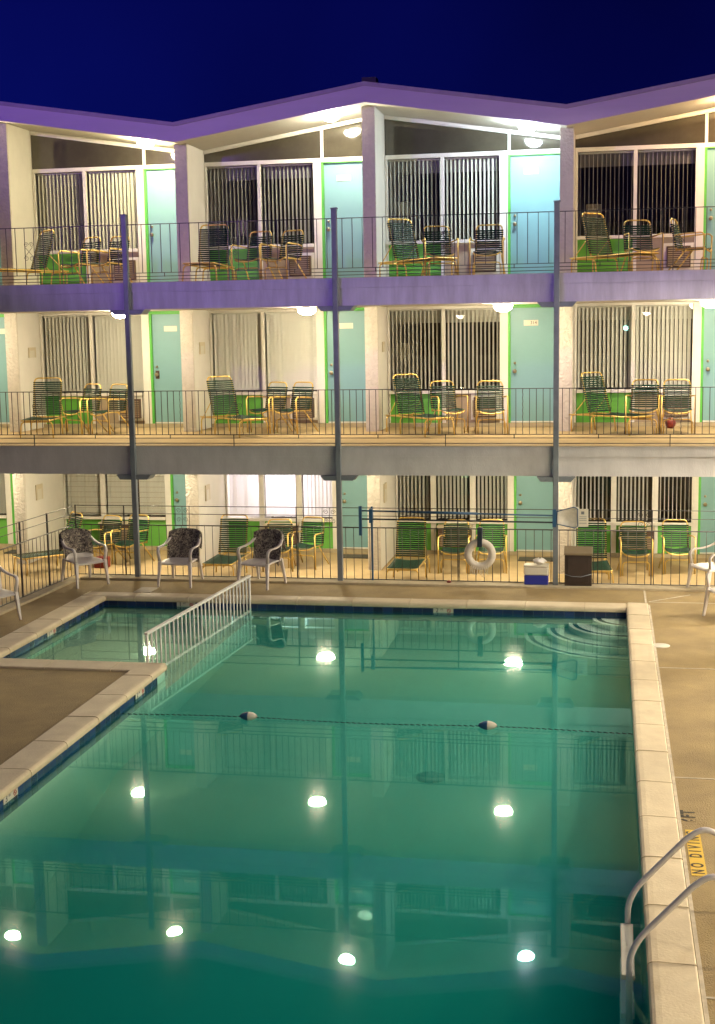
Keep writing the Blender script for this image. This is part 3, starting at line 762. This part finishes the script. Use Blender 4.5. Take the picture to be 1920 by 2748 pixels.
# ================================================================== green strap chairs
def strapband(m, pts_l, pts_r, wdt, r):
    """flat vinyl straps between two rails: rows of short bowed bands"""
def armchair_proto():
    t = empty('strap_armchair'); tag(t, 'x', 'chair')
    g = .0135; hw = .235
    fr = MB()
    fr.tube([(-hw, .22, .40), (-hw, .34, .96), (hw, .34, .96), (hw, .22, .40)], g, 8, rb=.10)
    fr.tube([(-hw, .24, .42), (-hw, -.26, .44), (-hw*.8, -.30, .40), (0, -.31, .375), (hw*.8, -.30, .40), (hw, -.26, .44), (hw, .24, .42)], g, 8, rb=.06)
    fr.build('frame', 'gold', t)
    for s in (-1, 1):
        x = s*.295
        MB().tube([(x, -.255, .0), (x, -.275, .665)], g, 8).build('leg', 'gold', t)
        MB().tube([(x, -.274, .64), (x, -.24, .70), (x, .10, .685), (s*hw, .285, .66)], g, 8, rb=.06).build('armrest', 'gold', t)
        MB().tube([(s*hw, .05, .42), (s*.29, .40, .0)], g, 8).build('leg', 'gold', t)
    MB().tube([(-.25, -.20, .0), (-.25, -.22, .27), (.25, -.22, .27), (.25, -.20, .0)], g*.9, 8, rb=.08).build('stretcher', 'gold', t)
    bk = MB(); n = 11
    for k in range(n):
        z = .47+k*.0385; y = .22+.12*(z-.40)/.56-.004
        for e, (xa, xb) in enumerate(((-hw-.008, hw+.008),)):
            cols = 6; vs = []
            for q in range(cols+1):
                u = q/cols; x = xa+(xb-xa)*u; bow = .022*math.sin(math.pi*u)
                vs += [(x, y-.016+bow, z-.013), (x, y-.012+bow, z+.013)]
            bk.add(vs, [(2*q, 2*q+2, 2*q+3, 2*q+1) for q in range(cols)], True)
    for s in (-1, 1):   # plugs where the straps wrap the tube
        for k in range(n):
            z = .47+k*.0385; y = .22+.12*(z-.40)/.56
            bk.box(s*(hw+.004)-.014, s*(hw+.004)+.014, y-.018, y+.016, z-.012, z+.012)
    bk.build('backrest', 'vinyl', t, solid=.004)
    se = MB()
    for k in range(12):
        y = -.27+k*.041; z = .44-.0*k; vs = []; cols = 6
        for q in range(cols+1):
            u = q/cols; x = (2*u-1)*(hw+.006); sag = .035*math.sin(math.pi*u)*(1.0 if k > 0 else 1.5)
            vs += [(x, y-.015, z+.012-sag), (x, y+.015, z+.012-sag)]
        se.add(vs, [(2*q, 2*q+2, 2*q+3, 2*q+1) for q in range(cols)], True)
    se.build('seat', 'vinyl', t, solid=.004)
    return t
def lounge_proto():
    t = empty('strap_lounge_chair'); tag(t, 'x', 'lounge chair')
    g = .0135; hw = .265; bl = .80; ang = R(72)
    hy = .12; hz = .34
    fr = MB()
    fr.tube([(-hw-.025, .62, hz-.02), (-hw-.025, -.98, hz), (hw+.025, -.98, hz), (hw+.025, .62, hz-.02)], g, 8, rb=.09)
    fr.build('frame', 'gold', t)
    ty, tz = hy+bl*math.cos(ang), hz+bl*math.sin(ang)
    MB().tube([(-hw, hy, hz), (-hw, ty, tz), (hw, ty, tz), (hw, hy, hz)], g, 8, rb=.09).build('back_frame', 'gold', t)
    MB().tube([(-hw, hy+.30*math.cos(ang), hz+.30), (-hw, .55, hz-.02), (hw, .55, hz-.02), (hw, hy+.30*math.cos(ang), hz+.30)], g*.7, 6).build('brace', 'gold', t)
    for y in (-.88, .05, .58):
        MB().tube([(-hw-.05, y-.03, 0), (-hw-.03, y, hz-.03), (hw+.03, y, hz-.03), (hw+.05, y-.03, 0)], g, 8, rb=.08).build('leg', 'gold', t)
    bk = MB(); n = 17
    for k in range(n):
        d = .06+k*.0405; y = hy+d*math.cos(ang); z = hz+d*math.sin(ang); cols = 6; vs = []
        for q in range(cols+1):
            u = q/cols; x = (2*u-1)*(hw+.01); bow = .018*math.sin(math.pi*u)
            vs += [(x, y-.014+bow, z-.0135), (x, y-.010+bow, z+.0135)]
        bk.add(vs, [(2*q, 2*q+2, 2*q+3, 2*q+1) for q in range(cols)], True)
        for s in (-1, 1): bk.box(s*(hw+.004)-.014, s*(hw+.004)+.014, y-.018, y+.016, z-.012, z+.012)
    bk.build('backrest', 'vinyl', t, solid=.004)
    se = MB()
    for k in range(25):
        y = -.93+k*.0415; cols = 6; vs = []
        for q in range(cols+1):
            u = q/cols; x = (2*u-1)*(hw+.02); sag = .03*math.sin(math.pi*u)
            vs += [(x, y-.015, hz+.014-sag), (x, y+.015, hz+.014-sag)]
        se.add(vs, [(2*q, 2*q+2, 2*q+3, 2*q+1) for q in range(cols)], True)
    se.build('seat', 'vinyl', t, solid=.004)
    return t
AP, LP = armchair_proto(), lounge_proto()
used = set()
def place(proto, bcx, bcy, z, th, label, off):
    """bcx, bcy: centre of the back top on plan; th: heading in degrees, 0 faces the pool, + turns to the right"""
    a = R(th); x = bcx+math.sin(a)*off; y = bcy-math.cos(a)*off
    if proto.name not in used:
        used.add(proto.name); o = proto; o.location = (x, y, z); o.rotation_euler = (0, 0, a); o['label'] = label
    else: o = dup(proto, (x, y, z), a, label)
    o['group'] = 'green strap armchairs on the balconies' if proto is AP else 'green strap lounge chairs on the balconies'
    return o
F1 = Z1+.005; F2 = Z2+.005
ARM = [ # back centre x, y, floor, heading, label
 (-1.95, 3.15, F1, -28, 'green strap armchair on the middle balcony beside the leftmost lounge chair'),
 (-1.32, 2.95, F1, -26, 'green strap armchair on the middle balcony just behind the left post'),
 (1.84, 3.30, F1, -28, 'left of the two touching strap armchairs before the closed white blinds, middle balcony'),
 (2.38, 3.20, F1, -26, 'right of the two touching strap armchairs before the closed white blinds, middle balcony'),
 (5.11, 3.12, F1, 28, 'green strap armchair turned right in the middle of the third bay, middle balcony'),
 (6.04, 3.02, F1, 8, 'green strap armchair left of the door numbered 314, middle balcony'),
 (8.92, 3.01, F1, -6, 'left of the two strap armchairs in the rightmost middle balcony bay'),
 (9.49, 2.94, F1, 0, 'right strap armchair with the red ball behind it, rightmost middle balcony bay'),
 (-1.60, 2.55, F2, -28, 'green strap armchair beside the leftmost lounge chair, top balcony'),
 (-1.00, 2.45, F2, -24, 'green strap armchair partly behind the left post, top balcony'),
 (1.83, 2.30, F2, -14, 'left of the two strap armchairs in the second top balcony bay'),
 (2.46, 2.25, F2, -24, 'strap armchair in front of the air conditioner in the second top balcony bay'),
 (5.14, 2.25, F2, 16, 'small strap armchair next to the lounge in the third top balcony bay'),
 (6.10, 2.30, F2, 0, 'strap armchair left of the pale blue door, top balcony'),
 (8.72, 2.25, F2, 14, 'strap armchair in the middle of the rightmost top balcony bay'),
 (9.36, 2.30, F2, 74, 'strap armchair seen from the side in the rightmost top balcony bay'),
 (-1.83, 3.60, Z0, -20, 'strap armchair behind the leftmost floral chair, ground floor'),
 (-1.30, 3.75, Z0, -15, 'strap armchair left of the base of the left post, ground floor'),
 (1.80, 3.35, Z0, 8, 'strap armchair half hidden by the third floral chair, ground floor'),
 (2.41, 3.70, Z0, -12, 'strap armchair right of the floral chairs before a green panel, ground floor'),
 (5.34, 3.50, Z0, 0, 'strap armchair left of the ring buoy, ground floor'),
 (6.02, 3.60, Z0, 3, 'strap armchair directly behind the ring buoy, ground floor'),
 (8.74, 3.55, Z0, 6, 'strap armchair right of the black cabinet, ground floor'),
 (9.54, 3.85, Z0, 6, 'strap armchair at the far right before a green panel, ground floor'),
]
for a in ARM: place(AP, *a, .33)
LNG = [
 (-2.78, 2.85, F1, 12, 'leftmost strap lounge chair on the middle balcony'),
 (.78, 2.80, F1, 46, 'strap lounge chair turned right beside the closed white blinds, middle balcony'),
 (4.42, 3.00, F1, 38, 'strap lounge chair with woven head straps in the third middle balcony bay'),
 (7.92, 3.10, F1, 46, 'strap lounge chair right of the third post, middle balcony'),
 (-2.42, 2.35, F2, -38, 'strap lounge chair stretching left in the leftmost top balcony bay'),
 (.97, 2.20, F2, 3, 'strap lounge chair facing the pool in the second top balcony bay'),
 (4.46, 2.20, F2, 46, 'strap lounge chair turned right below the white lamp shade, top balcony'),
 (7.93, 2.25, F2, 46, 'strap lounge chair turned right in the rightmost top balcony bay'),
 (-2.35, 3.00, Z0, -42, 'strap lounge chair in the left corner of the ground floor'),
 (.98, 2.95, Z0, 0, 'strap lounge chair between two floral chairs, ground floor'),
 (4.55, 2.80, Z0, 0, 'strap lounge chair behind the blue pool poles, ground floor'),
 (7.95, 2.95, Z0, 5, 'strap lounge chair behind the skimmer net, ground floor'),
]
for a in LNG: place(LP, *a, .37)

# ================================================================== white plastic chairs
def plastic_proto():
    t = empty('plastic_chair'); tag(t, 'x', 'chair', 'white plastic chairs around the pool')
    def shell(u, v):   # back, u across, v up; wraps forward at the sides
        a = (u-.5)*2
        wd = .25+.04*v-.02*v*v; x = a*wd*1.06
        y = .24+.12*v-.10*abs(a)**2.5; z = .42+.50*v-.06*abs(a)**4*v
        return (x, y, z)
    MB().grid(shell, 12, 8).build('backrest', 'plastic', t, solid=.012)
    def seat(u, v):
        a = (u-.5)*2
        return (a*(.26+.02*(1-v)), -.27+.52*v, .43-.025*math.sin(math.pi*u)*math.sin(math.pi*min(1, v+.1))-(.03*(1-v)**6))
    MB().grid(seat, 10, 8).build('seat', 'plastic', t, solid=.022)
    def bar(p, q, w0, w1, d0, d1):
        b = MB(); vs = []
        for (c, w_, d_) in ((p, w0, d0), (q, w1, d1)):
            vs += [(c[0]-w_/2, c[1]-d_/2, c[2]), (c[0]+w_/2, c[1]-d_/2, c[2]), (c[0]+w_/2, c[1]+d_/2, c[2]), (c[0]-w_/2, c[1]+d_/2, c[2])]
        return b.add(vs, [(0,3,2,1),(4,5,6,7),(0,1,5,4),(1,2,6,5),(2,3,7,6),(3,0,4,7)])
    for s in (-1, 1):
        bar((s*.30, -.31, 0), (s*.275, -.25, .44), .035, .06, .035, .06).build('leg', 'plastic', t, bevel=.006)
        bar((s*.28, .33, 0), (s*.245, .235, .46), .035, .06, .035, .05).build('leg', 'plastic', t, bevel=.006)
        am = MB(); P = [Vector(q) for q in ((s*.278, -.25, .43), (s*.30, -.27, .62), (s*.31, -.22, .675), (s*.315, 0, .68), (s*.30, .15, .72), (s*.27, .25, .80))]
        P = fillet(P, .07, 4)
        vs = []
        for p in P: vs += [p+Vector((-.026, 0, 0)), p+Vector((.026, 0, 0))]
        am.add(vs, [(2*k, 2*k+2, 2*k+3, 2*k+1) for k in range(len(P)-1)], True)
        am.build('armrest', 'plastic', t, solid=.02)
    return t
PP = plastic_proto()
def pchair(x, y, th, label, first=False):
    if first: PP.location = (x, y, .001); PP.rotation_euler = (0, 0, R(th)); PP['label'] = label; return PP
    return dup(PP, (x, y, .001), R(th), label)
def towel(x, y, th, label, seed, drop=.42, wd=.28):
    """patterned beach towel draped over the chair back"""
    t = empty('towel', (x, y, 0), R(th)); tag(t, label, 'towel', 'floral towels on the chair backs')
    rnd = random.Random(seed); ph = rnd.random()*6
    def f(u, v):
        a = (u-.5)*2; L = v*(drop+.30)-.30     # negative: behind the back, positive: in front
        if L < 0: zz = 1; vv = 1.0+.0; y_ = .37+.03*(-L/.3); z = .935+L*1.0+.0; 
        else: y_ = .36-.12*(L/.5)-.035; z = .935-L
        if abs(L) < .03: z = .945-abs(L)*.5
        x_ = a*wd*(1.02+.05*math.sin(v*4+ph))+.01*math.sin(v*9+ph)
        z -= .055*abs(a)**3+.012*math.sin(a*5+ph)*(1 if L > .2 else 0)
        y_ -= .085*abs(a)**2.5 + .010*math.sin(a*7+ph+v*3)
        return (x_, y_, z)
    MB().grid(f, 18, 24).build('cloth', 'floral', t, solid=.012)
    return t
pchair(-.77, -.60, 50, 'white plastic chair with a floral towel at the left fence corner', True)
towel(-.77, -.60, 50, 'grey floral towel over the leftmost of the three towelled chairs', 1, .40)
pchair(.95, -.45, -4, 'white plastic chair with a dark towel right of the left post')
towel(.95, -.45, -4, 'dark floral towel on the chair right of the left post', 2, .52)
pchair(2.40, -.42, -18, 'white plastic chair with a dark towel at the end of the white pool rail')
towel(2.40, -.42, -18, 'dark floral towel on the chair near the end of the white pool rail', 3, .54)
pchair(-1.08, -3.56, 55, 'white plastic chair cut off by the left edge of the photo')
pchair(9.98, -.15, -62, 'bare white plastic chair at the right edge, nearer the fence')
pchair(10.10, -2.2, -66, 'bare white plastic chair at the right edge, nearer the pool')

# ================================================================== pool furniture
rail = tag(empty('pool_divider_rail', (0, 0, 0)), 'white picket rail standing in the water between wading pool and main pool', 'railing')
P0, P1 = Vector((2.53, -1.72, 0)), Vector((2.24, -5.86, 0))
m = MB(); d = (P1-P0); ang = math.atan2(d.y, d.x); L = d.length
m.rbox(((P0+P1)/2+Vector((0, 0, .415))), (L+.05, .05, .03), ang)
m.rbox(((P0+P1)/2+Vector((0, 0, -.16))), (L, .03, .03), ang)
m.build('rail', 'rail_white', rail)
n = 27
for k in range(n+1):
    p = P0+d*(k/n); r_ = .019 if k in (0, n) else .0125
    MB().tube([p+Vector((0, 0, -.32)), p+Vector((0, 0, .40))], r_, 6).build('picket', 'rail_white', rail)

lad = tag(empty('pool_ladder', (8.6, -13, 0)), 'white tubular pool ladder with two arched handrails at the lower right', 'ladder')
lad.location = (0, 0, 0)
for y in (-12.55, -13.42):
    MB().tube([(8.435, y, -1.0), (8.435, y, .03), (8.50, y, .17), (8.87, y, .585), (8.99, y, .665), (9.13, y, .60), (9.15, y, .40), (9.15, y, .0)], .0225, 12, rb=.12).build('handrail', 'ladder', lad)
    MB().lathe([(.055, .001), (.055, .012), (.03, .02), (.028, .03)], (9.15, y, 0), 18).build('flange', 'ladder', lad)
for z in (-.14, -.42, -.70):
    MB().box(8.38, 8.475, -13.42 if z < -.2 else -13.40, -12.57, z-.02, z+.02).build('tread', 'plate' if z > -.2 else 'ladder', lad, bevel=.006)

rope = tag(empty('lane_rope', (0, 0, 0)), 'thin dark float rope across the main pool with two oval floats', 'rope')
def rp(x): return Vector((x, -7.80-.04*math.cos((x-5.5)*.9)+.08*math.sin((x-2.5)/6.1*math.pi), ZW+.008+.010*math.sin(x*2)))
m = MB(); k = 2.52
while k < 8.58:
    m.tube([rp(k)+Vector((0, 0, .005)), rp(k+.05)-Vector((0, 0, .003))], .0055, 5); k += .068
m.build('cord', 'rope', rope)
for x in (4.14, 6.94):
    p = rp(x)
    for s, mm in ((-1, 'pole_blue'), (1, 'cooler_white')):
        prof = [(.012, -.105), (.035, -.085), (.055, -.05), (.064, -.015), (.064, 0.0)]
        vs = []; fs = []; nn = 14
        for (r_, xx) in prof:
            for q in range(nn):
                a = 2*math.pi*q/nn; vs.append((p.x-s*0+(xx*(1 if s < 0 else -1)), p.y+r_*math.cos(a)*.9, p.z+.012+r_*math.sin(a)*.8))
        for i in range(len(prof)-1):
            for q in range(nn): fs.append((i*nn+q, i*nn+(q+1)%nn, (i+1)*nn+(q+1)%nn, (i+1)*nn+q))
        fs.append(tuple(range(nn)))
        MB().add(vs, fs, True).build('float', mm, rope)

buoy = tag(empty('ring_buoy', (6.13, -.02, .54)), 'white ring buoy hanging on the fence by a black strap', 'ring buoy')
MB().tube([(.205*math.cos(a), 0, .205*math.sin(a)) for a in [2*math.pi*k/28 for k in range(28)]], .066, 12, closed=True).build('ring', 'buoy', buoy)
MB().box(-.042, .042, -.075, .075, .13, .46).build('strap', 'strap_black', buoy, bevel=.01)
m = MB()
for k in range(9):
    a = R(235+k*9); x = .25*math.cos(a); z = .25*math.sin(a)
    m.tube([(x, -.055, z+.03), (x+random.uniform(-.02, .02), -.075, z-.06), (x+random.uniform(-.03, .03), -.06, z-.10-random.random()*.05)], .005, 4)
m.build('cord', 'buoy', buoy)

pole = tag(empty('pool_poles', (0, 0, 0)), 'long blue pool cleaning poles hung along the fence on blue brackets', 'pool pole')
MB().tube([(4.10, -.03, 1.27), (7.45, -.03, 1.215)], .014, 8).tube([(4.95, -.03, 1.256), (6.1, -.03, 1.237)], .022, 8).build('pole', 'pole_blue', pole)
MB().tube([(4.10, -.03, 1.125), (7.40, -.03, 1.10)], .014, 8).build('pole', 'strap_black', pole)
MB().box(4.045, 4.095, -.05, -.005, .84, 1.35).build('bracket', 'pole_blue', pole)
MB().box(4.24, 4.27, .05, .085, .0, 1.33).box(4.225, 4.285, -.06, .049, 1.06, 1.30).build('bracket', 'pole_blue', pole)
MB().box(7.35, 7.41, -.09, -.052, 1.03, 1.33).build('bracket', 'pole_blue', pole)
net = tag(empty('skimmer_net', (7.6, -.06, 1.2)), 'white leaf skimmer net with a dark frame beside the third post', 'skimmer net')
fp = [(-.18, 0, .09), (.10, 0, .17), (.165, 0, .14), (.17, 0, -.15), (.12, 0, -.185), (-.18, 0, -.12)]
MB().tube(fp, .009, 6, closed=True).build('frame', 'pole_blue', net)
def nf(u, v):
    x = -.18+.35*u; zt = .09+.08*min(1, u/.8); zb = -.12-.065*min(1, u/.85)
    return (x, .035*math.sin(math.pi*u)*math.sin(math.pi*v)+.003, zb+(zt-zb)*v)
MB().grid(nf, 10, 10).build('mesh', 'net', net, solid=.003)
sg = tag(empty('notice_sign', (7.77, .06, 1.17)), 'small white notice board on the fence behind the skimmer net', 'sign')
MB().box(-.17, .17, 0, .02, -.15, .15).build('board', 'cooler_white', sg)
for z in (.02, -.01, -.04, -.09): MB().box(.02, .14, -.003, -.001, z-.004, z+.004).build('text_line', 'post', sg)
MB().box(.05, .10, -.003, -.001, .06, .11).build('emblem', 'post', sg)

cl = tag(empty('cooler', (7.08, .30, Z0)), 'blue and white cooler standing left of the third post base', 'cooler')
cl.location = (7.08, .04, .041)
MB().box(-.20, .20, -.12, .12, 0, .16).build('body', 'cooler_blue', cl, bevel=.01)
MB().box(-.205, .205, -.125, .125, .161, .30).build('rim', 'cooler_white', cl, bevel=.02)
MB().box(-.21, .21, -.13, .13, .301, .335).build('lid', 'cooler_white', cl, bevel=.015)
m = MB()
def bag(u, v):
    a = u*2*math.pi; r_ = (.09+.02*math.sin(a*3))*math.sin(math.pi*(.08+.84*v))
    return (.06+r_*1.2*math.cos(a), -.05+r_*math.sin(a), .345+.10*v+.012*math.sin(a*4+v*5))
bg_ = tag(m.grid(bag, 20, 8).build('plastic_bag', 'blind_white'), 'crumpled white bag lying on the blue cooler', 'bag'); bg_.location = cl.location
cb = tag(empty('storage_cabinet', (7.78, .02, .041)), 'dark brown storage box with tan lid right of the third post', 'storage box')
MB().box(-.225, .225, -.13, .13, 0, .52).build('body', 'cabinet', cb, bevel=.01)
MB().prism([(-.15, .521), (.13, .521), (.13, .63), (.10, .64), (-.15, .56)], 'x', -.235, .235).build('lid', 'cabinet_top', cb, bevel=.008)
m = MB(); m.box(-.18, .18, -.142, -.132, .06, .48); m.build('door', 'cabinet', cb, bevel=.01)
m = MB(); m.tube([(-.22, -.15, .20), (-.1, -.16, .165), (.05, -.16, .16), (.22, -.15, .21)], .006, 5); m.build('cord', 'post', cb)

lid = tag(empty('drain_cover', (8.99, -4.05, 0)), 'round white skimmer lid in the deck beside the right coping', 'skimmer lid')
MB().lathe([(.125, .001), (.125, .010), (.115, .014), (.001, .015)], n=28).build('disc', 'cooler_white', lid)
# red things on the walkways
o = MB().box(-.14, .14, -.11, .11, 0, .22).build('red_crate', 'red_plastic', bevel=.02); o.location = (-1.82, 2.9, Z0); tag(o, 'red box on the walkway behind the leftmost floral chair', 'box')
m = MB(); m.lathe([(.01, 0), (.07, .01), (.11, .06), (.12, .12), (.10, .18), (.05, .225), (.01, .235)]); o = m.build('red_ball', 'red_plastic'); o.scale = (.85,)*3; o.location = (9.42, 3.75, F1+.004); tag(o, 'red ball under the right armchair of the middle balcony', 'ball')
o = MB().lathe([(.01, 0), (.035, .005), (.045, .02), (.03, .04), (.01, .045)], n=10).build('pink_toy', 'red_plastic'); o.location = (5.6, -.05, .041); tag(o, 'small pink toy on the curb under the fence', 'toy')
for x, y, lab in ((XF+2.98, 4.6, 'dark doormat before the aqua door behind the second post'), (XF+B+2.98, 4.6, 'dark doormat left of the blue cooler'), (XF-2*B+2.98, 4.5, 'dark doormat at the left edge')):
    o = MB().box(-.38, .38, -.2, .2, 0, .02).build('doormat', 'mat_rubber', bevel=.006); o.location = (x, y, Z0+.001); tag(o, lab, 'doormat', 'doormats of the ground floor')
# folded towels on some chairs
def cloth(name, x, y, z, rz, label, m_, w_=.2, dz=.25):
    def f(u, v):
        a = v*2-1; return ((u-.5)*w_*2+.01*math.sin(v*8), .02*math.copysign(1, a) if abs(a) > .1 else .02*a*10, -abs(a)*dz+.01*math.sin(u*7))
    o = MB().grid(f, 10, 12).build(name, m_, solid=.008); o.location = (x, y, z); o.rotation_euler = (0, 0, R(rz)); tag(o, label, 'towel'); return o
cloth('towel', 9.33, 2.30, F2+.975, 74, 'small white towel on the sideways chair of the top right bay', 'blind_white', .08, .15)
# painted markings on the deck
sg = tag(empty('no_diving_sign', (9.01, -11.38, .002)), 'yellow NO DIVING stencil painted on the deck by the ladder', 'deck marking')
MB().box(-.062, .062, -.50, .50, 0, .002).build('panel', 'yellow', sg)
text_mesh('NO DIVING', .140, (.0, .0, .0035), (0, 0, R(90)), 'black_paint', 'lettering', sg, .0004, .80, 1.75, .003)
o = text_mesh('6FT', .17, (9.0, -10.54, .003), (0, 0, R(90)), 'black_paint', 'depth_lettering', None, .0004, .9, 1.25, .007)
tag(o, 'dark 6FT lettering painted on the deck above the yellow sign', 'deck marking')
